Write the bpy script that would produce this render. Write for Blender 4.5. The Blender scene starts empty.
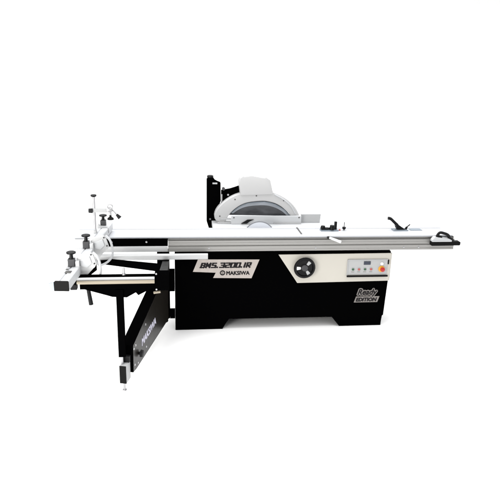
import bpy, bmesh, math, random
from mathutils import Vector, Matrix
random.seed(4)
S = bpy.context.scene
C = S.collection

# ---------------------------------------------------------------- camera
yaw, pitch, roll = 0.12581957, 0.30293456, 0.02904259
fw = Vector((math.sin(yaw)*math.cos(pitch), math.cos(yaw)*math.cos(pitch), -math.sin(pitch)))
rt = Vector((math.cos(yaw), -math.sin(yaw), 0))
up = rt.cross(fw)
r2 = rt*math.cos(roll) + up*math.sin(roll)
u2 = -rt*math.sin(roll) + up*math.cos(roll)
cam_data = bpy.data.cameras.new('camera')
cam = bpy.data.objects.new('camera', cam_data)
C.objects.link(cam)
m = Matrix((r2, u2, -fw)).transposed().to_4x4()
m.translation = Vector((0.04845, -4.83363, 2.27866))
cam.matrix_world = m
cam_data.sensor_width = 36
cam_data.lens = 579.154/500*36
cam_data.clip_start = 0.05
cam_data.clip_end = 200
S.camera = cam

# ---------------------------------------------------------------- light (white product studio)
w = bpy.data.worlds.new('World'); S.world = w
w.use_nodes = True
bg = w.node_tree.nodes['Background']
bg.inputs[1].default_value = 1.0
_nt = w.node_tree
_tc = _nt.nodes.new('ShaderNodeTexCoord'); _sp = _nt.nodes.new('ShaderNodeSeparateXYZ')
_mr = _nt.nodes.new('ShaderNodeMapRange')          # studio dome: bright ceiling, dim walls
_mr.inputs[1].default_value = 0.05; _mr.inputs[2].default_value = 0.95
_mr.inputs[3].default_value = 0.26; _mr.inputs[4].default_value = 2.0
_nt.links.new(_tc.outputs['Generated'], _sp.inputs[0]); _nt.links.new(_sp.outputs[2], _mr.inputs[0])
_nt.links.new(_mr.outputs[0], bg.inputs[0])

def softbox(name, loc, target, sx, sy, power, col=(1, 1, 1)):
    d = bpy.data.lights.new(name, 'AREA')
    d.shape = 'RECTANGLE'; d.size = sx; d.size_y = sy
    d.energy = power; d.color = col
    o = bpy.data.objects.new(name, d); C.objects.link(o)
    o.location = loc
    o.rotation_euler = (Vector(target) - Vector(loc)).to_track_quat('-Z', 'Y').to_euler()
    return o
softbox('overhead_softbox', (0.6, 0.5, 4.2), (0.6, 0.2, 0), 6.0, 3.0, 250)
softbox('key_softbox', (-1.9, -3.1, 1.15), (0.0, 0, 0.8), 1.6, 1.3, 120, (1, 0.985, 0.95))

S.view_settings.view_transform = 'Standard'
S.view_settings.look = 'None'
S.view_settings.exposure = 0.0
S.view_settings.gamma = 1.0

# ---------------------------------------------------------------- materials
def mat(name, col, rough=0.5, metal=0.0, spec=0.5, noise=0.0, scale=8.0, stretch=None, bump=0.0, coat=0.0, rvar=0.0):
    M = bpy.data.materials.new(name); M.use_nodes = True
    nt = M.node_tree; b = nt.nodes['Principled BSDF']
    b.inputs['Base Color'].default_value = (*col, 1)
    b.inputs['Roughness'].default_value = rough
    b.inputs['Metallic'].default_value = metal
    b.inputs['Specular IOR Level'].default_value = spec
    b.inputs['Coat Weight'].default_value = coat
    tc = nt.nodes.new('ShaderNodeTexCoord'); mp = nt.nodes.new('ShaderNodeMapping')
    if stretch: mp.inputs['Scale'].default_value = stretch
    nz = nt.nodes.new('ShaderNodeTexNoise'); nz.inputs['Scale'].default_value = scale
    nz.inputs['Detail'].default_value = 6
    nt.links.new(tc.outputs['Object'], mp.inputs[0]); nt.links.new(mp.outputs[0], nz.inputs['Vector'])
    if noise:
        mx = nt.nodes.new('ShaderNodeMix'); mx.data_type = 'RGBA'
        mx.inputs[6].default_value = (*[c*(1-noise) for c in col], 1)
        mx.inputs[7].default_value = (*[min(1, c*(1+noise)) for c in col], 1)
        nt.links.new(nz.outputs['Fac'], mx.inputs[0]); nt.links.new(mx.outputs[2], b.inputs['Base Color'])
    if rvar:
        mr = nt.nodes.new('ShaderNodeMapRange')
        mr.inputs[3].default_value = max(0, rough-rvar); mr.inputs[4].default_value = min(1, rough+rvar)
        nt.links.new(nz.outputs['Fac'], mr.inputs[0]); nt.links.new(mr.outputs[0], b.inputs['Roughness'])
    if bump:
        bp = nt.nodes.new('ShaderNodeBump'); bp.inputs['Strength'].default_value = bump
        bp.inputs['Distance'].default_value = 0.001
        nt.links.new(nz.outputs['Fac'], bp.inputs['Height']); nt.links.new(bp.outputs[0], b.inputs['Normal'])
    return M
M = {}
M['floor'] = mat('white_studio_paper', (0.90, 0.90, 0.90), 0.9, spec=0.1, noise=0.01)
M['black'] = mat('black_powder_coat', (0.0009, 0.0009, 0.001), 0.6, spec=0.0, noise=0.2, scale=60, bump=0.1)
M['armblack'] = mat('satin_black_paint', (0.0035, 0.0032, 0.003), 0.4, spec=0.12, noise=0.1, scale=30, rvar=0.08)
M['plastic'] = mat('black_plastic', (0.0035, 0.0035, 0.004), 0.4, spec=0.16)
M['rubber'] = mat('black_rubber', (0.004, 0.004, 0.004), 0.6, spec=0.08)
M['greyblock'] = mat('dark_grey_cast_block', (0.045, 0.045, 0.048), 0.5, spec=0.2, noise=0.2, scale=30)
M['cream'] = mat('cream_paint', (0.45, 0.43, 0.385), 0.45, spec=0.3, noise=0.03, scale=5)
M['panel'] = mat('light_grey_control_plate', (0.36, 0.365, 0.365), 0.5, spec=0.3, noise=0.03)
M['alu'] = mat('anodised_aluminium', (0.29, 0.285, 0.275), 0.42, metal=0.5, spec=0.3, noise=0.14, scale=14, stretch=(0.25, 6, 26), rvar=0.08)
M['alulight'] = mat('bright_extruded_aluminium', (0.45, 0.455, 0.46), 0.4, metal=0.3, spec=0.4, noise=0.05, scale=9, stretch=(0.5, 8, 8))
M['alushade'] = mat('shaded_aluminium', (0.07, 0.068, 0.066), 0.5, metal=0.3)  # darker copy of the aluminium, groove shade put into its colour
M['slab'] = mat('white_anodised_slab', (0.40, 0.41, 0.43), 0.4, spec=0.25, noise=0.05, scale=14, stretch=(0.3, 12, 1))
M['plate'] = mat('black_paint_floor_sheen', (0.010, 0.0085, 0.007), 0.32, spec=0.3, noise=0.15, scale=20, rvar=0.06)  # brownish tone paints the floor's reflection onto the black arm
M['white'] = mat('white_painted_cast', (0.43, 0.44, 0.452), 0.45, spec=0.4, noise=0.02)
M['guardwhite'] = mat('white_moulded_guard', (0.40, 0.40, 0.402), 0.4, spec=0.3, noise=0.02, scale=4)
M['table'] = mat('ground_cast_iron_table', (0.50, 0.51, 0.52), 0.35, metal=0.1, noise=0.03, scale=12, stretch=(1, 10, 1))
M['steel'] = mat('polished_steel', (0.38, 0.38, 0.39), 0.3, metal=0.8, noise=0.05)
M['tan'] = mat('yellowed_aluminium', (0.27, 0.235, 0.18), 0.4, metal=0.3, noise=0.08, scale=12, stretch=(0.5, 4, 4))
M['badge'] = mat('brushed_champagne_plate', (0.36, 0.325, 0.30), 0.4, metal=0.4, noise=0.22, scale=5, stretch=(3, 1, 1))
M['ink'] = mat('black_print', (0.01, 0.009, 0.01), 0.6, spec=0.1)
M['badgegrey'] = mat('grey_print', (0.20, 0.185, 0.175), 0.6, spec=0.1)
M['lilac'] = mat('pale_print', (0.50, 0.49, 0.58), 0.6, spec=0.2)
M['lcd'] = mat('dark_display_glass', (0.012, 0.018, 0.035), 0.15, spec=0.5)
M['green'] = mat('green_button', (0.012, 0.07, 0.025), 0.35)
M['red'] = mat('red_button', (0.34, 0.07, 0.06), 0.35)
M['stopred'] = mat('emergency_red', (0.36, 0.006, 0.006), 0.35)
M['yellow'] = mat('yellow_collar', (0.62, 0.31, 0.03), 0.45)
M['knobwhite'] = mat('white_knob', (0.8, 0.8, 0.8), 0.4)
M['window'] = mat('smoked_clear_guard', (0.040, 0.042, 0.047), 0.18, spec=0.5, noise=0.95, scale=4.5, stretch=(2.2, 1, 5))
M['winrim'] = mat('blue_grey_window_rim', (0.25, 0.27, 0.30), 0.3, spec=0.5, noise=0.4, scale=6)
M['blade'] = mat('saw_blade_steel', (0.62, 0.64, 0.68), 0.32, metal=0.5, noise=0.05, scale=5)
M['bladerim'] = mat('blade_tooth_rim', (0.22, 0.225, 0.24), 0.4, metal=0.5)
M['greyplate'] = mat('light_grey_paint', (0.36, 0.365, 0.37), 0.5, spec=0.3, noise=0.03)
M['bluesteel'] = mat('blue_grey_steel', (0.22, 0.26, 0.30), 0.4, metal=0.4)

# ---------------------------------------------------------------- helpers
def finish(name, bm, m, parent=None, smooth=None):
    bmesh.ops.recalc_face_normals(bm, faces=bm.faces)
    me = bpy.data.meshes.new(name); bm.to_mesh(me); bm.free()
    me.materials.append(m)
    if smooth:
        for p in me.polygons: p.use_smooth = True
        me.set_sharp_from_angle(angle=math.radians(smooth))
    o = bpy.data.objects.new(name, me); C.objects.link(o)
    if parent: o.parent = parent
    return o

def prism(bm, pts, a0, a1, axis='Y', bev=0.0):
    """polygon in the two other axes extruded from a0 to a1 along axis"""
    def v(p, a):
        if axis == 'Y': return (p[0], a, p[1])
        if axis == 'X': return (a, p[0], p[1])
        return (p[0], p[1], a)
    A = [bm.verts.new(v(p, a0)) for p in pts]
    B = [bm.verts.new(v(p, a1)) for p in pts]
    n = len(pts)
    fs = [bm.faces.new(A), bm.faces.new(B[::-1])]
    for i in range(n):
        fs.append(bm.faces.new((A[i], B[i], B[(i+1) % n], A[(i+1) % n])))
    if bev:
        es = list({e for f in fs for e in f.edges})
        bmesh.ops.bevel(bm, geom=es, offset=bev, segments=2, affect='EDGES', profile=0.7, clamp_overlap=True)
    return bm

def box(bm, x0, x1, y0, y1, z0, z1, bev=0.0):
    return prism(bm, [(x0, z0), (x1, z0), (x1, z1), (x0, z1)], y0, y1, 'Y', bev)

def cyl(bm, p0, p1, r0, r1=None, n=24):
    r1 = r0 if r1 is None else r1
    p0, p1 = Vector(p0), Vector(p1); d = (p1-p0).normalized()
    a = d.orthogonal().normalized(); b = d.cross(a)
    A = [bm.verts.new(p0 + (a*math.cos(t)+b*math.sin(t))*r0) for t in [2*math.pi*i/n for i in range(n)]]
    B = [bm.verts.new(p1 + (a*math.cos(t)+b*math.sin(t))*r1) for t in [2*math.pi*i/n for i in range(n)]]
    bm.faces.new(A); bm.faces.new(B[::-1])
    for i in range(n): bm.faces.new((A[i], B[i], B[(i+1) % n], A[(i+1) % n]))

def lathe(bm, base, axis, prof, n=28):
    """prof: list of (distance along axis, radius), closed by caps"""
    base = Vector(base); d = Vector(axis).normalized(); a = d.orthogonal().normalized(); b = d.cross(a)
    rings = []
    for h, r in prof:
        rings.append([bm.verts.new(base + d*h + (a*math.cos(2*math.pi*i/n)+b*math.sin(2*math.pi*i/n))*r) for i in range(n)])
    bm.faces.new(rings[0]); bm.faces.new(rings[-1][::-1])
    for A, B in zip(rings, rings[1:]):
        for i in range(n): bm.faces.new((A[i], B[i], B[(i+1) % n], A[(i+1) % n]))

def sweep(bm, path, r, n=10, sx=1.0):
    """tube along a smooth path; sx widens it into a flat bar"""
    P = [Vector(p) for p in path]; rings = []
    prev = None
    for i, p in enumerate(P):
        t = (P[min(i+1, len(P)-1)] - P[max(i-1, 0)]).normalized()
        if prev is None: a = t.orthogonal().normalized()
        else: a = (prev - t*prev.dot(t)).normalized()
        prev = a; b = t.cross(a)
        rings.append([bm.verts.new(p + a*math.cos(2*math.pi*k/n)*r*sx + b*math.sin(2*math.pi*k/n)*r) for k in range(n)])
    bm.faces.new(rings[0]); bm.faces.new(rings[-1][::-1])
    for A, B in zip(rings, rings[1:]):
        for k in range(n): bm.faces.new((A[k], B[k], B[(k+1) % n], A[(k+1) % n]))

def spline(pts, n=8):
    out = []; P = [Vector(p) for p in pts]; P = [P[0]*2-P[1]] + P + [P[-1]*2-P[-2]]
    for i in range(1, len(P)-2):
        for k in range(n):
            t = k/n; p0, p1, p2, p3 = P[i-1:i+3]
            out.append(0.5*((2*p1)+(p2-p0)*t+(2*p0-5*p1+4*p2-p3)*t*t+(3*p1-p0-3*p2+p3)*t**3))
    out.append(P[-2]); return out

def text(name, s, m, parent, loc, width, height, shear=0.0, bold=0.0, rot=None, depth=0.0008):
    cu = bpy.data.curves.new(name, 'FONT'); cu.body = s
    cu.shear = shear; cu.extrude = 0.0
    cu.resolution_u = 3
    t = bpy.data.objects.new(name, cu); C.objects.link(t)
    bpy.context.view_layer.update()
    me = bpy.data.meshes.new_from_object(t.evaluated_get(bpy.context.evaluated_depsgraph_get()))
    bpy.data.objects.remove(t); bpy.data.curves.remove(cu)
    xs = [v.co.x for v in me.vertices]; ys = [v.co.y for v in me.vertices]
    sx = width/(max(xs)-min(xs)); sy = height/(max(ys)-min(ys))
    for v in me.vertices:
        v.co = Vector(((v.co.x-min(xs))*sx, (v.co.y-min(ys))*sy, 0))
    bm = bmesh.new(); k = 0    # heavier weight: stacked, slightly shifted copies of the letters
    offs = [(0, 0)] if not bold else [(bold*math.cos(a), bold*math.sin(a)) for a in [math.pi/4*q for q in range(8)]]
    for ox, oy in offs:
        b2 = bmesh.new(); b2.from_mesh(me)
        r = bmesh.ops.extrude_face_region(b2, geom=list(b2.faces))
        top = set(g for g in r['geom'] if isinstance(g, bmesh.types.BMVert))
        for v in b2.verts:
            v.co.x += ox; v.co.y += oy
            v.co.z += (depth + k*0.00006) if v in top else k*0.00003
        t2 = bpy.data.meshes.new('t'); b2.to_mesh(t2); b2.free(); bm.from_mesh(t2); bpy.data.meshes.remove(t2); k += 1
    mt = Matrix.Translation(Vector(loc)) @ (rot if rot else Matrix.Rotation(math.pi/2, 4, 'X'))
    bmesh.ops.transform(bm, matrix=mt, verts=bm.verts)
    bpy.data.meshes.remove(me)
    return finish(name, bm, m, parent)

def new(): return bmesh.new()

# ---------------------------------------------------------------- setting
bm = new()
X0, X1 = -22, 24
prof = [(-14, 0), (5, 0)] + [(5+3*math.sin(a), 3-3*math.cos(a)) for a in [math.pi/2*i/16 for i in range(1, 17)]] + [(8, 9)]
bm_f = new()
vs = [bm_f.verts.new(p) for p in ((X0, -14, 0), (X1, -14, 0), (X1, 5, 0), (X0, 5, 0))]
bm_f.faces.new(vs)
fl = finish('floor', bm_f, M['floor']); fl['kind'] = 'structure'
rings = [(bm.verts.new((X0, y, z)), bm.verts.new((X1, y, z))) for y, z in prof[1:]]
for a, b in zip(rings, rings[1:]): bm.faces.new((a[0], a[1], b[1], b[0]))
bd = finish('backdrop', bm, M['floor'], smooth=60); bd['kind'] = 'structure'

# ---------------------------------------------------------------- the saw
saw = bpy.data.objects.new('sliding_table_saw', None); C.objects.link(saw)
saw['label'] = 'black and cream sliding table saw with long aluminium carriage, blade guard and crosscut outrigger'
saw['category'] = 'table saw'

# cabinet -------------------------------------------------------
W = 1.952
bm = new()
front = [(0, 0), (0.427, 0), (0.482, 0.103), (1.447, 0.100), (1.522, 0.0), (1.925, 0.0), (1.925, 0.10), (1.94, 0.104), (W, 0.45), (W, 0.735), (0, 0.735)]
prism(bm, front, 0.0, 0.60, 'Y', 0.004)
cab = finish('cabinet', bm, M['black'], saw, 40)
bm = new(); box(bm, 0.44, 1.51, 0.54, 0.59, 0.0, 0.0985)  # unseen block added to stop light from behind, keeping the underside dark
finish('rear_light_block', bm, M['black'], cab)
bm = new()   # dark plinth strip under the top
box(bm, 0.02, W-0.02, 0.02, 0.58, 0.737, 0.757)
finish('top_spacer', bm, M['black'], saw)
bm = new()
prism(bm, [(0.915, 0.713), (1.098, 0.442), (W+0.004, 0.451), (W+0.004, 0.718)], -0.010, -0.001, 'Y', 0.002)
fp = finish('front_panel', bm, M['cream'], saw)
bm = new()   # panel wraps round the right flank
prism(bm, [(-0.009, 0.455), (0.585, 0.455), (0.585, 0.716), (-0.009, 0.716)], W+0.005, W+0.010, 'X', 0.001)
finish('side_panel', bm, M['cream'], saw)

# control panel
bm = new()
box(bm, 1.556, 1.926, -0.016, -0.0105, 0.515, 0.655, 0.0015)
cp = finish('control_panel', bm, M['panel'], saw)
bm = new()
box(bm, 1.550, 1.934, -0.030, -0.0165, 0.497, 0.511, 0.002)
box(bm, 1.928, 1.936, -0.022, -0.0105, 0.615, 0.657)
finish('panel_edge', bm, M['rubber'], cp)
bm = new()
box(bm, 1.549, 1.555, -0.022, -0.0105, 0.513, 0.660)
box(bm, 1.555, 1.926, -0.022, -0.0105, 0.6565, 0.6625)
finish('panel_frame', bm, M['greyplate'], cp)
bm = new(); box(bm, 1.702, 1.764, -0.021, -0.0165, 0.612, 0.644, 0.001)
finish('display', bm, M['lcd'], cp)
def button(name, x, z, r, m, h=0.010):
    bm = new(); lathe(bm, (x, -0.0165, z), (0, -1, 0), [(0, r), (h*.7, r), (h, r*.7)], 20)
    return finish(name, bm, m, cp, 30)
for x, mm in ((1.604, 'green'), (1.660, 'red'), (1.716, 'green'), (1.773, 'red')):
    bm = new(); lathe(bm, (x, -0.0165, 0.569), (0, -1, 0), [(0, 0.0155), (0.003, 0.0155)], 20)
    finish('button_ring', bm, M['greyplate'], cp, 30)
    button('push_button', x, 0.569, 0.0105, M[mm], 0.012)
    bm = new(); box(bm, x-0.014, x+0.014, -0.0175, -0.0165, 0.541, 0.545)
    finish('button_caption', bm, M['badgegrey'], cp)
button('push_button', 1.871, 0.620, 0.014, M['knobwhite'], 0.012)
button('button_collar', 1.872, 0.570, 0.030, M['yellow'], 0.006)
bm = new(); lathe(bm, (1.876, -0.0225, 0.570), (0, -1, 0), [(0, 0.012), (0.012, 0.012), (0.014, 0.021), (0.024, 0.020), (0.028, 0.013)], 24)
finish('stop_button', bm, M['stopred'], cp, 35)

# handwheel
hx, hz = 1.150, 0.598
bm = new(); lathe(bm, (hx, -0.011, hz), (0, -1, 0), [(0, 0.03), (0.02, 0.03), (0.022, 0.090), (0.035, 0.098), (0.048, 0.092), (0.050, 0.078), (0.034, 0.070), (0.032, 0.03)], 48)
hw = finish('handwheel', bm, M['plastic'], saw, 35)
bm = new(); lathe(bm, (hx, -0.043, hz), (0, -1, 0), [(0, 0.030), (0.016, 0.028), (0.02, 0.02)], 28)
finish('hub', bm, M['greyblock'], hw, 35)
for a0 in (183, 50, -55):
    a = math.radians(a0); c = Vector((math.cos(a), 0, math.sin(a))); t = Vector((-math.sin(a), 0, math.cos(a)))
    bm = new()
    P = [Vector((hx, 0, hz)) + c*r + t*s for r, s in ((0.035, -0.010), (0.072, -0.017), (0.076, 0.017), (0.035, 0.010))]
    prism(bm, [(p.x, p.z) for p in P], -0.050, -0.043, 'Y', 0.002)
    finish('spoke_marker', bm, M['knobwhite'] if a0 == 183 else M['greyplate'], hw)

# badges
bm = new()
prism(bm, [(0.203, 0.674), (0.747, 0.668), (0.680, 0.492), (0.337, 0.500), (0.360, 0.549), (0.158, 0.560)], -0.004, -0.0005, 'Y')
bdg = finish('name_badge', bm, M['badge'], saw)
G = {   # squared italic letters drawn as strokes on a 0..1 grid
 'B': [[(0.12, 1), (0.85, 1), (1, .85), (.95, .55), (.1, .52)], [(.95, .52), (1, .15), (.85, 0), (0, 0)], [(.16, .95), (.16, 0)]],
 'M': [[(.1, 0), (.1, 1), (.55, .35), (1.05, 1), (1.05, 0)]],
 'S': [[(1, 1), (.1, 1), (.1, .53), (1, .5), (1, 0), (0, 0)]],
 '3': [[(0, 1), (1, 1), (1, 0), (0, 0)], [(.3, .52), (1, .52)]],
 '2': [[(0, 1), (1, 1), (1, .55), (.1, .45), (.1, 0), (1.05, 0)]],
 '0': [[(.1, 0), (.1, 1), (1, 1), (1, 0), (.1, 0)]],
 'I': [[(.1, 1), (.1, 0)]],
 'R': [[(.1, 0), (.1, 1), (1, 1), (1, .5), (.3, .45), (1.05, 0)]],
 '.': [[(.1, 0), (.1, .09)]]}
def strokes(name, s, m, parent, x0, z0, width, h, y, slant, th):
    adv = {'I': .62, '.': .8, 'M': 1.55}
    tot = sum(adv.get(c, 1.42) for c in s); u = width/tot; x = x0; bm = new(); k = 0
    for c in s:
        for line in G[c]:
            P = [Vector((x + p[0]*u + slant*p[1]*h, z0 + th/2 + p[1]*(h-th))) for p in line]
            for a, b in zip(P, P[1:]):
                d = (b-a).normalized(); nn = Vector((-d.y, d.x)); e = d*th*0.42
                wd = th*(0.62 if abs(d.y) > .5 else 0.42)
                q = [a-e+nn*wd, b+e+nn*wd, b+e-nn*wd, a-e-nn*wd]
                prism(bm, [(p.x, p.y) for p in q], y-0.0009-k*0.00002, y-k*0.00001, 'Y'); k += 1
        x += adv.get(c, 1.42)*u
    return finish(name, bm, m, parent)
strokes('badge_lettering', 'BMS.3200.IR', M['ink'], bdg, 0.222, 0.592, 0.452, 0.052, -0.0045, 0.25, 0.0125)
text('badge_lettering', 'MAKSIWA', M['ink'], bdg, (0.455, -0.0045, 0.527), 0.205, 0.034, bold=0.0022)
bm = new()
c0 = Vector((0.420, -0.0045, 0.547))
n = 28; ro, ri = 0.024, 0.016
O = [bm.verts.new(c0 + Vector((math.cos(2*math.pi*i/n)*ro, 0, math.sin(2*math.pi*i/n)*ro))) for i in range(n)]
I = [bm.verts.new(c0 + Vector((math.cos(2*math.pi*i/n)*ri, 0, math.sin(2*math.pi*i/n)*ri*0.75))) for i in range(n)]
for i in range(n): bm.faces.new((O[i], O[(i+1) % n], I[(i+1) % n], I[i]))
r = bmesh.ops.extrude_face_region(bm, geom=list(bm.faces))
for v in [g for g in r['geom'] if isinstance(g, bmesh.types.BMVert)]: v.co.y -= 0.0008
prism(bm, [(0.413, 0.543), (0.427, 0.543), (0.433, 0.549), (0.407, 0.549)], -0.0053, -0.0045, 'Y')
finish('badge_emblem', bm, M['ink'], bdg)

bm = new()
prism(bm, [(1.644, 0.238), (1.868, 0.238), (1.885, 0.296), (1.661, 0.296)], -0.004, -0.0005, 'Y')
eb = finish('edition_badge', bm, M['badgegrey'], saw)
text('edition_lettering', 'EDITION', M['ink'], eb, (1.663, -0.0046, 0.249), 0.196, 0.034, shear=0.2, bold=0.0028)
text('edition_outline', 'Ready', M['badgegrey'], eb, (1.674, -0.0030, 0.296), 0.182, 0.072, shear=0.3, bold=0.011)
text('edition_lettering', 'Ready', M['ink'], eb, (1.674, -0.0052, 0.296), 0.182, 0.072, shear=0.3, bold=0.0022)

# machine table ---------------------------------------------------
bm = new()
box(bm, 0.35, 1.72, 0.232, 0.86, 0.845, 0.884, 0.003)
tb = finish('machine_table', bm, M['table'], saw)
bm = new(); box(bm, 0.48, 1.68, 0.26, 0.58, 0.7575, 0.8448)
finish('table_support', bm, M['black'], saw)

# fixed rail --------------------------------------------------------
RX0, RX1 = -0.053, 2.522
prof = [(-0.040, 0.758), (-0.043, 0.761), (-0.043, 0.774), (-0.041, 0.776), (-0.043, 0.778), (-0.043, 0.804), (-0.032, 0.808), (-0.032, 0.814), (-0.043, 0.818),
        (-0.043, 0.836), (-0.041, 0.838), (-0.043, 0.840), (-0.043, 0.857), (-0.024, 0.862), (-0.024, 0.871), (0.20, 0.871), (0.20, 0.758)]
bm = new(); prism(bm, prof, RX0, RX1, 'X')
rail = finish('support_rail', bm, M['alu'], saw)
bm = new(); box(bm, RX0+0.004, RX1-0.004, -0.028, 0.19, 0.8715, 0.8795)
finish('slide_groove', bm, M['alushade'], rail)
for x, z in ((0.295, 0.790), (1.24, 0.785), (2.19, 0.783), (2.05, 0.785)):
    bm = new(); lathe(bm, (x, -0.043, z), (0, -1, 0), [(0, 0.008), (0.002, 0.008), (0.003, 0.004)], 14)
    finish('rail_screw', bm, M['steel'], rail, 40)

# sliding carriage ------------------------------------------------------
CX0, CX1 = -0.83, 2.49
prof = [(-0.042, 0.880), (-0.045, 0.884), (-0.052, 0.890), (-0.052, 0.895), (-0.049, 0.898), (0.180, 0.898), (0.182, 0.892), (0.192, 0.892), (0.194, 0.898), (0.226, 0.898), (0.226, 0.880)]
bm = new(); prism(bm, prof, CX0, CX1, 'X')
car = finish('sliding_carriage', bm, M['slab'], saw)
bm = new()   # front upstand of the open part of the carriage
box(bm, -0.60, RX0-0.003, -0.046, 0.0, 0.8155, 0.8795)
box(bm, -0.60, RX0-0.003, 0.0, 0.215, 0.83, 0.8795)
finish('carriage_web', bm, M['black'], car)
bm = new()
prism(bm, [(-0.050, 0.762), (-0.054, 0.766), (-0.054, 0.806), (-0.050, 0.812), (0.0, 0.812), (0.0, 0.762)], -0.62, RX0-0.003, 'X')
finish('carriage_flange', bm, M['alulight'], car)
bm = new()   # left carriage end casting, open below
prism(bm, [(-0.050, 0.79), (0.215, 0.79), (0.215, 0.8795), (-0.050, 0.8795)], CX0+0.004, -0.62, 'X', 0.004)
finish('carriage_end', bm, M['white'], car)
for x in (-0.525, -0.235):
    bm = new(); lathe(bm, (x, -0.046, 0.85), (0, -1, 0), [(0, 0.009), (0.004, 0.008), (0.005, 0.004)], 14)
    finish('carriage_bolt', bm, M['steel'], car, 40)
bm = new(); box(bm, 2.288, 2.47, -0.100, -0.052, 0.848, 0.862, 0.002); prism(bm, [(2.288, 0.8625), (2.47, 0.8625), (2.44, 0.876), (2.31, 0.893)], -0.098, -0.0505, 'Y', 0.003)
finish('carriage_end', bm, M['white'], car)
bm = new(); prism(bm, [(2.288, 0.810), (2.548, 0.812), (2.556, 0.818), (2.556, 0.842), (2.548, 0.8475), (2.288, 0.8475)], -0.098, -0.046, 'Y', 0.003)
finish('bumper', bm, M['rubber'], car)
bm = new()   # loop push handle
pth = spline([(2.335, -0.08, 0.878), (2.338, -0.08, 0.905), (2.358, -0.08, 0.928), (2.395, -0.08, 0.922), (2.435, -0.08, 0.905), (2.458, -0.08, 0.866)], 6)
sweep(bm, pth, 0.012, 12, 1.2)
cyl(bm, (2.335, -0.08, 0.895), (2.375, -0.08, 0.880), 0.017)
cyl(bm, (2.44, -0.08, 0.868), (2.482, -0.08, 0.868), 0.011)
finish('push_handle', bm, M['plastic'], car, 50)
# dark slot stop and white lock lever
bm = new(); box(bm, 1.108, 1.122, 0.0, 0.222, 0.8983, 0.901)
finish('slot_stop', bm, M['alushade'], car)
bm = new(); cyl(bm, (1.338, -0.0505, 0.884), (1.350, -0.062, 0.880), 0.010); lv = finish('lock_pivot', bm, M['plastic'], car, 40)
bm = new(); cyl(bm, (1.350, -0.066, 0.884), (1.452, -0.082, 0.848), 0.009, 0.012); finish('lock_lever', bm, M['knobwhite'], car, 40)
# micro-adjust unit of the rip fence
bm = new(); box(bm, 1.312, 1.475, 0.09, 0.15, 0.8985, 0.908, 0.003); ma = finish('micro_adjuster', bm, M['bluesteel'], car)
bm = new(); box(bm, 1.315, 1.385, 0.10, 0.14, 0.9085, 0.925, 0.006)
cyl(bm, (1.335, 0.12, 0.925), (1.335, 0.12, 0.942), 0.022, 0.018)
cyl(bm, (1.415, 0.105, 0.9085), (1.415, 0.105, 0.95), 0.022, 0.019)
cyl(bm, (1.375, 0.12, 0.915), (1.40, 0.12, 0.915), 0.012)
finish('adjusting_knob', bm, M['plastic'], ma, 40)
bm = new(); box(bm, 1.440, 1.462, 0.11, 0.135, 0.9085, 0.980, 0.004); finish('clamp_post', bm, M['plastic'], ma)
bm = new(); cyl(bm, (1.492, 0.12, 0.8985), (1.492, 0.12, 0.908), 0.009); finish('red_index', bm, M['red'], car, 40)
bm = new(); cyl(bm, (1.532, 0.12, 0.8985), (1.532, 0.12, 0.975), 0.003)
lathe(bm, (1.532, 0.12, 0.905), (0, 0, 1), [(0, 0.006), (0.006, 0.014), (0.024, 0.018), (0.027, 0.008)], 18)
finish('index_pin', bm, M['plastic'], car, 40)
# cam lever clamp
bm = new(); box(bm, 1.99, 2.13, 0.085, 0.155, 0.8985, 0.906, 0.003); cl = finish('cam_clamp', bm, M['bluesteel'], car)
bm = new()
prism(bm, [(2.03, 0.9065), (2.112, 0.9065), (2.085, 0.918), (2.028, 0.962), (2.008, 0.955), (2.025, 0.925)], 0.10, 0.14, 'Y', 0.004)
finish('clamp_body', bm, M['plastic'], cl)
bm = new(); sweep(bm, spline([(1.938, 0.12, 1.012), (1.965, 0.12, 1.005), (2.0, 0.12, 0.975), (2.035, 0.12, 0.945)], 5), 0.012, 12, 1.3)
finish('clamp_lever', bm, M['plastic'], cl, 50)
bm = new(); cyl(bm, (2.118, 0.12, 0.9065), (2.127, 0.12, 0.93), 0.012, 0.009); cyl(bm, (2.127, 0.12, 0.928), (2.155, 0.12, 0.952), 0.005)
finish('clamp_knob', bm, M['plastic'], cl, 40)
bm = new(); box(bm, 2.16, 2.27, 0.10, 0.16, 0.8985, 0.902, 0.001); finish('clamp_foot', bm, M['bluesteel'], car)

# rip fence block on the machine table
bm = new(); prism(bm, [(1.196, 0.8845), (1.386, 0.8845), (1.392, 0.968), (1.202, 0.968)], 0.45, 0.475, 'Y', 0.003)
finish('rip_fence', bm, M['greyplate'], saw)

# blade ---------------------------------------------------------------
bx, bz, br = 0.770, 0.810, 0.150
bm = new()
n = 72
pts = []
for i in range(n):
    a = 2*math.pi*i/n
    pts += [(bx+br*math.cos(a), bz+br*math.sin(a)), (bx+(br-0.006)*math.cos(a+0.055), bz+(br-0.006)*math.sin(a+0.055))]
prism(bm, pts, 0.2290, 0.2310, 'Y')
bl = finish('saw_blade', bm, M['bladerim'], saw)
bm = new(); cyl(bm, (bx, 0.2285, bz), (bx, 0.2288, bz), br-0.012, n=64); finish('blade_disc', bm, M['blade'], bl)
bm = new(); prism(bm, [(0.618, 0.893), (0.677, 0.930), (0.737, 0.932), (0.700, 0.915), (0.672, 0.893)], 0.388, 0.3985, 'Y')
finish('riving_knife', bm, M['plastic'], saw)

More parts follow.
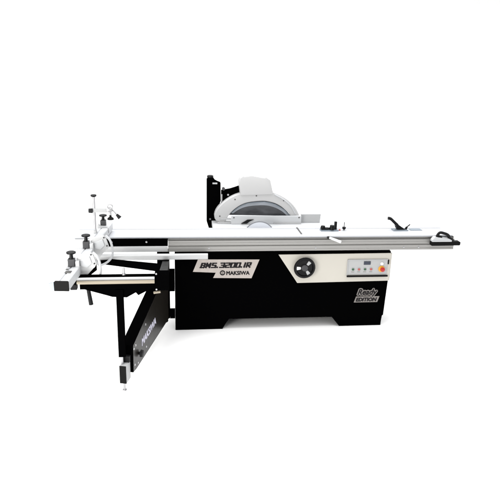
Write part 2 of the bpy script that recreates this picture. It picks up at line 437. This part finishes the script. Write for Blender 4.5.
# blade guard -------------------------------------------------------
gy0, gy1 = 0.43, 0.53
outer = [(0.386, 0.912), (0.372, 0.935), (0.372, 0.962), (0.394, 1.019), (0.459, 1.090), (0.533, 1.140), (0.611, 1.170), (0.70, 1.188), (0.80, 1.195), (0.914, 1.183), (1.006, 1.145), (1.085, 1.090), (1.146, 1.022), (1.184, 0.941), (1.196, 0.8845)]
inner = [(1.110, 0.8845), (1.102, 0.945), (1.06, 1.0), (0.991, 1.053), (0.913, 1.087), (0.817, 1.101), (0.685, 1.087), (0.61, 1.058), (0.545, 1.01), (0.499, 0.955), (0.470, 0.900), (0.424, 0.898)]
def arch(bm, A, B, y0, y1):
    Af = spline([(x, 0, z) for x, z in A], 4); Bf = spline([(x, 0, z) for x, z in B], 4)
    def res(P, n):
        L = [0]
        for a, b in zip(P, P[1:]): L.append(L[-1]+(b-a).length)
        out = []
        for i in range(n):
            s = L[-1]*i/(n-1); k = max(j for j in range(len(L)) if L[j] <= s+1e-9); k = min(k, len(P)-2)
            out.append(P[k].lerp(P[k+1], (s-L[k])/(L[k+1]-L[k])))
        return out
    n = 48; Af = res(Af, n); Bf = res(Bf[::-1], n)
    V = {}
    for nm, P in (('a', Af), ('b', Bf)):
        for y in (y0, y1): V[nm, y] = [bm.verts.new((p.x, y, p.z)) for p in P]
    for i in range(n-1):
        bm.faces.new((V['a', y0][i], V['a', y0][i+1], V['b', y0][i+1], V['b', y0][i]))
        bm.faces.new((V['a', y1][i], V['b', y1][i], V['b', y1][i+1], V['a', y1][i+1]))
        bm.faces.new((V['a', y0][i], V['a', y1][i], V['a', y1][i+1], V['a', y0][i+1]))
        bm.faces.new((V['b', y0][i], V['b', y0][i+1], V['b', y1][i+1], V['b', y1][i]))
    for i in (0, n-1): bm.faces.new((V['a', y0][i], V['b', y0][i], V['b', y1][i], V['a', y1][i]))
bm = new(); arch(bm, outer, inner, gy0, gy1)
bmesh.ops.recalc_face_normals(bm, faces=bm.faces)
es = [e for e in bm.edges if len(e.link_faces) == 2 and e.calc_face_angle(0) > 1.2]
bmesh.ops.bevel(bm, geom=es, offset=0.009, segments=4, affect='EDGES', profile=0.5, clamp_overlap=True)
gd = finish('blade_guard', bm, M['guardwhite'], saw, 35)
bm = new(); prism(bm, [(0.609, 1.155), (0.594, 1.276), (0.606, 1.315), (0.631, 1.337), (0.72, 1.336), (0.843, 1.326), (0.885, 1.300), (0.918, 1.165)], gy0-0.012, gy1+0.012, 'Y', 0.014)
finish('dust_hood', bm, M['guardwhite'], gd, 50)
# window
win = [(1.098, 0.950)] + [(1.058, 0.998), (0.990, 1.050), (0.912, 1.083), (0.817, 1.097), (0.686, 1.083), (0.612, 1.054), (0.549, 1.008), (0.505, 0.960)]
ws = spline([(x, 0, z) for x, z in win], 5)
bm = new(); prism(bm, [(p.x, p.z) for p in ws], gy0+0.030, gy0+0.036, 'Y')
finish('viewing_window', bm, M['window'], gd)
wa = [(p.x, p.z-0.004) for p in ws[1:-1]][::6]; wc = (0.80, 0.95)
wb = [(wc[0]+(x-wc[0])*(0.90 if x > .8 else 0.95), wc[1]+(z-wc[1])*0.74) for x, z in wa][::-1]
bm = new(); arch(bm, wa, wb, gy0+0.022, gy0+0.029)
finish('window_rim', bm, M['winrim'], gd, 50)
bm = new(); sweep(bm, [(p[0], gy0+0.019, p[1]-0.003) for p in wa], 0.004, 8)
finish('window_seal', bm, M['bluesteel'], gd, 50)
# lower skirt and side leg
bm = new(); box(bm, 0.527, 1.192, gy0-0.03, gy0-0.004, 0.8845, 0.962, 0.004)
finish('guard_skirt', bm, M['white'], gd)
bm = new(); box(bm, 0.93, 1.19, gy0-0.036, gy0-0.0305, 0.8845, 0.905, 0.001)
finish('skirt_trim', bm, M['greyplate'], gd)
bm = new(); box(bm, 0.40, 0.525, gy0-0.01, gy0+0.02, 0.8845, 0.902, 0.002); box(bm, 0.42, 0.525, gy0-0.008, gy0+0.018, 0.922, 0.934, 0.002)
finish('guard_rail', bm, M['greyplate'], gd)
for x, z in ((0.420, 0.955), (0.56, 1.115), (0.76, 1.150), (1.02, 1.105), (0.55, 0.948), (1.17, 0.948)):
    yy = gy0-0.0305 if z == 0.948 else gy0-0.0005
    bm = new(); lathe(bm, (x, yy, z), (0, -1, 0), [(0, 0.007), (0.002, 0.006)], 12); finish('guard_screw', bm, M['alushade'], gd, 40)
# white rib added to draw a diagonal highlight on the guard's right
bm = new(); sweep(bm, spline([(0.93, gy0-0.002, 1.165), (1.02, gy0-0.002, 1.115), (1.09, gy0-0.002, 1.055), (1.14, gy0-0.002, 0.975)], 6), 0.006, 8)
finish('guard_highlight', bm, M['white'], gd, 50)

# guard column --------------------------------------------------------
bm = new()
prism(bm, [(0.302, 1.279), (0.320, 1.300), (0.364, 1.296), (0.376, 1.268), (0.432, 1.248), (0.435, 1.075), (0.407, 0.998), (0.383, 0.91), (0.471, 0.816), (0.471, 0.7575), (0.328, 0.7575), (0.328, 0.81), (0.304, 0.871)], 0.54, 0.60, 'Y', 0.004)
gc = finish('guard_column', bm, M['black'], saw)
bm = new(); prism(bm, [(0.436, 1.185), (0.520, 1.196), (0.625, 1.236), (0.634, 1.170), (0.519, 1.110), (0.454, 1.050), (0.436, 1.06)], 0.50, 0.54, 'Y', 0.003)
finish('guard_arm', bm, M['black'], gc)
bm = new(); lathe(bm, (0.335, 0.57, 1.296), (0, 0, 1), [(0, 0.03), (0.016, 0.03), (0.02, 0.022)], 20)
finish('column_cap', bm, M['plastic'], gc, 40)
bm = new(); box(bm, 0.355, 0.40, 0.533, 0.5395, 1.238, 1.252, 0.001); finish('column_plate', bm, M['greyplate'], gc)
bm = new(); cyl(bm, (0.455, 0.50, 1.205), (0.455, 0.47, 1.205), 0.014)
finish('column_knob', bm, M['greyblock'], gc, 40)
bm = new(); box(bm, 0.437, 0.445, 0.49, 0.4995, 1.08, 1.15)
finish('column_scale', bm, M['greyplate'], gc)
for x, z in ((0.50, 1.145), (0.335, 0.90)):
    bm = new(); cyl(bm, (x, 0.5385 if x < .45 else .4995, z), (x, 0.532 if x < .45 else .493, z), 0.009); finish('column_bolt', bm, M['steel'], gc, 40)

# outrigger: crosscut table frame -----------------------------------------
ct = bpy.data.objects.new('crosscut_frame', None)
bm = new(); box(bm, -0.640, -0.130, -1.0, -0.955, 0.795, 0.890, 0.003)
ct = finish('crosscut_frame', bm, M['black'], saw)
bm = new()   # front extrusions
prism(bm, [(-1.006, 0.868), (-1.010, 0.872), (-1.010, 0.881), (-1.006, 0.884), (-1.002, 0.884), (-1.002, 0.868)], -0.655, -0.130, 'X')
box(bm, -0.655, -0.130, -1.012, -1.002, 0.8665, 0.868)
finish('front_extrusion', bm, M['alulight'], ct)
bm = new(); cyl(bm, (-0.655, -1.008, 0.850), (-0.130, -1.008, 0.850), 0.0135, n=28)
finish('front_roller', bm, M['tan'], ct, 40)
bm = new(); box(bm, -0.640, -0.130, -1.004, -1.0005, 0.864, 0.8665); finish('roller_gap', bm, M['rubber'], ct)
bm = new()
prism(bm, [(-0.640, 0.820), (-0.610, 0.792), (-0.445, 0.740), (-0.425, 0.733), (-0.325, 0.727), (-0.262, 0.763), (-0.245, 0.742), (-0.128, 0.805), (-0.128, 0.825)], -0.990, -0.975, 'Y')
finish('gusset', bm, M['black'], ct)
bm = new(); box(bm, -0.129, -0.030, -1.004, -0.93, 0.780, 0.905, 0.003); finish('corner_block', bm, M['black'], ct)
bm = new(); prism(bm, [(-0.9295, 0.895), (-0.9295, 0.80), (-0.10, 0.62), (-0.10, 0.700)], -0.100, -0.042, 'X', 0.003)
finish('side_member', bm, M['armblack'], ct)
for x, z in ((-0.118, 0.905), (-0.118, 0.79)):
    bm = new(); cyl(bm, (x, -1.004, z), (x, -1.009, z), 0.006); finish('frame_screw', bm, M['steel'], ct, 40)
bm = new()   # diagonal brace in the plane of the frame
A = [(-0.70, -0.135, 0.700), (-0.101, -0.47, 0.728), (-0.101, -0.40, 0.762), (-0.62, -0.085, 0.712)]
lo = [bm.verts.new((x, y, z)) for x, y, z in A]; hi = [bm.verts.new((x, y, z+0.012)) for x, y, z in A]
bm.faces.new(lo); bm.faces.new(hi[::-1])
for k in range(4): bm.faces.new((lo[k], hi[k], hi[(k+1) % 4], lo[(k+1) % 4]))
finish('diagonal_brace', bm, M['black'], ct)
bm = new(); prism(bm, [(-0.954, 0.895), (-0.954, 0.82), (-0.10, 0.62), (-0.10, 0.69)], -0.69, -0.65, 'X', 0.003)
finish('side_member', bm, M['black'], ct)
bm = new(); cyl(bm, (-0.341, -0.975, 0.8905), (-0.341, -0.975, 0.942), 0.008); cyl(bm, (-0.341, -0.975, 0.8905), (-0.341, -0.975, 0.900), 0.014)
finish('levelling_pin', bm, M['steel'], ct, 40)
bm = new(); cyl(bm, (-0.610, -0.86, 0.775), (-0.592, -0.86, 0.625), 0.013, 0.016); cyl(bm, (-0.610, -0.86, 0.770), (-0.612, -0.86, 0.84), 0.008)
finish('clamp_handle', bm, M['plastic'], ct, 40)
bm = new(); cyl(bm, (-0.140, -0.9745, 0.753), (-0.092, -0.9745, 0.760), 0.009); finish('brace_pin', bm, M['tan'], ct, 40)
bm = new(); box(bm, -0.700, -0.655, -1.02, -0.97, 0.80, 0.835, 0.004); finish('frame_lug', bm, M['plastic'], ct)

# long back bar in front of the rail
bm = new(); prism(bm, [(-0.128, 0.716), (-0.136, 0.719), (-0.140, 0.727), (-0.140, 0.752), (-0.136, 0.760), (-0.128, 0.763), (-0.104, 0.763), (-0.104, 0.716)], -1.048, 0.283, 'X')
finish('rear_bar', bm, M['alulight'], saw)

# support post
bm = new(); box(bm, -0.398, -0.349, -1.0, -0.955, 0.268, 0.79, 0.002)
sp = finish('support_post', bm, M['black'], saw)
bm = new(); cyl(bm, (-0.378, -0.985, 0.20), (-0.378, -0.985, 0.268), 0.011); finish('post_pin', bm, M['steel'], sp, 40)

# swing arm ------------------------------------------------------------
ang = math.atan2(0.27, 1.0)
RT = Matrix.Translation((-0.095, 0.0, 0)) @ Matrix.Rotation(-ang, 4, 'Z')
def armpart(name, bm, m, parent, smooth=None):
    bmesh.ops.transform(bm, matrix=RT, verts=bm.verts)
    return finish(name, bm, m, parent, smooth)
bm = new()   # local: y runs from hinge (0) to the free end (-)
prism(bm, [(0.0, 0.13), (0.0, 0.60), (-0.30, 0.535), (-0.955, 0.325), (-0.965, 0.11), (-0.90, 0.105)], -0.045, 0.045, 'X', 0.003)
arm = armpart('swing_arm', bm, M['black'], saw)
bm = new(); prism(bm, [(-0.005, 0.135), (-0.005, 0.59), (-0.30, 0.53), (-0.950, 0.322), (-0.960, 0.115), (-0.90, 0.110)], 0.0452, 0.0458, 'X')  # thin sheet added to carry the painted reflection on the arm's side
armpart('arm_side_sheen', bm, M['plate'], arm)
bm = new(); box(bm, -0.024, 0.024, -1.055, -0.966, 0.068, 0.206, 0.002)
ext = armpart('arm_extension', bm, M['greyplate'], arm)
bm = new(); box(bm, -0.025, 0.025, -1.060, -1.0555, 0.067, 0.207, 0.001); armpart('extension_cap', bm, M['rubber'], ext)
bm = new(); box(bm, -0.035, 0.03, -1.0, -0.966, 0.207, 0.255, 0.003); armpart('extension_bracket', bm, M['plastic'], arm)
bm = new(); cyl(bm, (0.0, -1.035, 0.006), (0.0, -1.035, 0.068), 0.008); lathe(bm, (0, -1.035, 0), (0, 0, 1), [(0, 0.016), (0.006, 0.014)], 16)
armpart('levelling_foot', bm, M['steel'], ext, 40)
bm = new(); lathe(bm, (0.045, -0.83, 0.20), (1, 0, 0), [(0, 0.012), (0.012, 0.012), (0.014, 0.030), (0.034, 0.027), (0.038, 0.015)], 10)
armpart('clamp_knob', bm, M['plastic'], arm, 30)
for y, z in ((-0.94, 0.29), (-0.90, 0.30), (-0.93, 0.155), (-0.86, 0.135), (-0.66, 0.36), (-0.66, 0.17)):
    bm = new(); lathe(bm, (0.0455, y, z), (1, 0, 0), [(0, 0.009), (0.004, 0.008)], 12); armpart('arm_bolt', bm, M['steel'], arm, 40)
slope = math.atan2(0.05, 0.5)
rotm = RT @ Matrix.Translation((0.0462, -0.76, 0.225)) @ Matrix(((0, 0, 1, 0), (1, 0, 0, 0), (0, 1, 0, 0), (0, 0, 0, 1))) @ Matrix.Rotation(math.radians(5), 4, 'Z')
text('arm_lettering', 'MAKSIWA', M['lilac'], arm, (0, 0, 0), 0.36, 0.058, shear=0.15, bold=0.003, rot=rotm)
# hinge column between the arm and the cabinet
bm = new(); box(bm, -0.150, -0.045, -0.04, 0.06, 0.135, 0.757, 0.004)
hc = finish('hinge_column', bm, M['black'], saw)
bm = new(); box(bm, -0.0448, -0.001, -0.02, 0.05, 0.125, 0.195, 0.002)
finish('hinge_bracket', bm, M['black'], hc)
bm = new(); box(bm, -0.0448, -0.001, -0.02, 0.05, 0.385, 0.575, 0.002)
finish('hinge_bracket', bm, M['black'], hc)
bm = new(); lathe(bm, (-0.088, 0.01, 0.080), (0, 0, 1), [(0, 0.018), (0.008, 0.025), (0.055, 0.025)], 20)
finish('hinge_pin', bm, M['plastic'], hc, 40)

# crosscut fence -------------------------------------------------------
P0, P1 = Vector((-0.706, -1.250, 0)), Vector((-0.575, 0.140, 0))
L = (P1-P0).length; fa = math.atan2(P1.x-P0.x, P1.y-P0.y)
FT = Matrix.Translation(P1 + Vector((0, 0, 0.915))) @ Matrix.Rotation(-fa, 4, 'Z') @ Matrix.Rotation(0.0185, 4, 'X') @ Matrix.Translation((0, -L, -0.915))
def fpart(name, bm, m, parent, smooth=None):
    bmesh.ops.transform(bm, matrix=FT, verts=bm.verts)
    return finish(name, bm, m, parent, smooth)
bm = new()
prism(bm, [(-0.045, 0.915), (-0.045, 0.972), (-0.038, 0.979), (-0.014, 0.979), (-0.012, 0.973), (-0.004, 0.973), (-0.002, 0.979), (0.040, 0.979), (0.045, 0.974), (0.045, 0.915)], 0.0, L, 'Y')
fn = fpart('crosscut_fence', bm, M['white'], saw)
bm = new(); prism(bm, [(-0.047, 0.913), (-0.047, 0.973), (-0.039, 0.981), (0.041, 0.981), (0.047, 0.975), (0.047, 0.913)], -0.012, -0.0005, 'Y', 0.002)
fpart('end_cap', bm, M['rubber'], fn)
bm = new(); prism(bm, [(-0.095, 0.945), (-0.050, 0.958), (-0.050, 0.905), (-0.078, 0.895)], 0.03, 0.045, 'Y', 0.001)
fpart('scale_bracket', bm, M['bluesteel'], fn)
bm = new(); box(bm, -0.02, 0.02, 0.14, 0.18, 0.9795, 0.982); box(bm, -0.028, -0.012, 0.20, 0.216, 0.9795, 0.983); fpart('scale_lens', bm, M['alushade'], fn)

def knob(parent, loc, h, rh):
    """T-bolt knob: black star head on a stem"""
    bm = new(); x, y, z = loc
    lathe(bm, (x, y, z), (0, 0, 1), [(0, 0.016), (0.006, 0.013), (h*.62, 0.011), (h*.68, rh*.75), (h*.75, rh), (h*.94, rh), (h, rh*.8)], 20)
    return finish('star_knob', bm, M['plastic'], parent, 40)

def flip_stop(loc, kh, body):
    x, y, z = loc
    bm = new(); box(bm, x-0.023, x+0.023, y-0.024, y+0.024, z, z+0.052, 0.005)
    st = finish('flip_stop', bm, M['greyblock'], fn)
    knob(st, (x, y, z+0.0525), kh, 0.032)
    if body:
        bm = new()   # cast white plate standing beside the beam, then its curved finger
        box(bm, x+0.027, x+0.052, y-0.02, y+0.02, z-0.012, z+0.036, 0.004)
        prism(bm, [(x+0.050, z-0.030), (x+0.030, z+0.045), (x+0.045, z+0.072), (x+0.128, z+0.086), (x+0.142, z+0.070), (x+0.162, z+0.004), (x+0.150, z-0.020), (x+0.128, z-0.036), (x+0.078, z-0.098), (x+0.056, z-0.098)], y+0.02, y+0.034, 'Y', 0.003)
        finish('stop_plate', bm, M['alulight'], st)
        bm = new(); prism(bm, [(x+0.060, z-0.010), (x+0.052, z+0.035), (x+0.118, z+0.060), (x+0.132, z+0.012), (x+0.100, z-0.020)], y+0.012, y+0.0195, 'Y', 0.003)
        finish('stop_hub', bm, M['white'], st)
        bm = new()
        p = spline([(x+0.140, y+0.03, z+0.085), (x+0.172, y+0.03, z+0.045), (x+0.188, y+0.025, z-0.03), (x+0.178, y+0.02, z-0.085), (x+0.140, y+0.015, z-0.125), (x+0.085, y+0.015, z-0.145), (x+0.060, y+0.015, z-0.105)], 6)
        sweep(bm, p, 0.0065, 10, 1.5)
        finish('stop_finger', bm, M['white'], st, 60)
        for sx, sz in ((0.148, 0.008), (0.128, 0.072)):
            bm = new(); cyl(bm, (x+sx, y+0.0195, z+sz), (x+sx, y+0.014, z+sz), 0.0055)
            finish('stop_screw', bm, M['greyblock'], st, 40)
    return st
flip_stop((-0.688, -0.970, 0.9595), 0.050, True)
flip_stop((-0.648, -0.577, 0.967), 0.050, True)
st3 = flip_stop((-0.592, 0.0, 0.980), 0.046, False)
bm = new(); prism(bm, [(-0.640, 0.935), (-0.635, 1.0), (-0.622, 1.012), (-0.619, 0.99), (-0.565, 0.99), (-0.545, 0.975), (-0.540, 0.935)], -0.055, -0.0305, 'Y', 0.003)
finish('stop_plate', bm, M['greyplate'], st3)

# hold-down clamp standing on the fence
hx0, hy0 = -0.633, -0.19
bm = new(); cyl(bm, (hx0, hy0, 0.974), (hx0, hy0, 1.272), 0.0095)
hd = finish('hold_down_clamp', bm, M['steel'], saw, 40)
bm = new(); cyl(bm, (hx0, hy0, 0.974), (hx0, hy0, 0.992), 0.015)
finish('clamp_base', bm, M['greyplate'], hd, 40)
bm = new(); lathe(bm, (hx0, hy0, 1.270), (0, 0, 1), [(0, 0.010), (0.006, 0.022), (0.016, 0.024), (0.02, 0.018)], 20)
finish('clamp_cap', bm, M['plastic'], hd, 40)
bm = new(); cyl(bm, (hx0-0.012, hy0-0.012, 1.161), (hx0-0.042, hy0-0.012, 1.161), 0.020, 0.017); finish('lock_knob', bm, M['plastic'], hd, 40)
bm = new(); box(bm, hx0-0.011, -0.535, hy0-0.014, hy0+0.014, 1.146, 1.179, 0.005)
finish('clamp_arm', bm, M['greyplate'], hd)
bm = new()
n = 24; ring = [(-0.508+0.019*math.cos(2*math.pi*i/n), hy0-0.016, 1.196+0.019*math.sin(2*math.pi*i/n)) for i in range(n+1)]
sweep(bm, ring, 0.0055, 8)
cyl(bm, (-0.508, hy0, 1.180), (-0.508, hy0, 1.115), 0.008)
prism(bm, [(-0.535, 1.150), (-0.535, 1.178), (-0.515, 1.186), (-0.490, 1.180), (-0.488, 1.155), (-0.51, 1.145)], hy0-0.012, hy0+0.012, 'Y', 0.003)
finish('toggle_head', bm, M['steel'], hd, 50)
bm = new(); lathe(bm, (-0.508, hy0, 1.085), (0, 0, 1), [(0, 0.026), (0.012, 0.024), (0.022, 0.010), (0.038, 0.008)], 20); finish('pressure_foot', bm, M['rubber'], hd, 40)
bm = new(); cyl(bm, (-0.493, hy0, 1.168), (-0.455, hy0, 1.122), 0.005); tl = finish('toggle_lever', bm, M['steel'], hd, 40)
bm = new(); cyl(bm, (-0.459, hy0, 1.127), (-0.433, hy0, 1.098), 0.010, 0.017); finish('lever_grip', bm, M['plastic'], tl, 40)
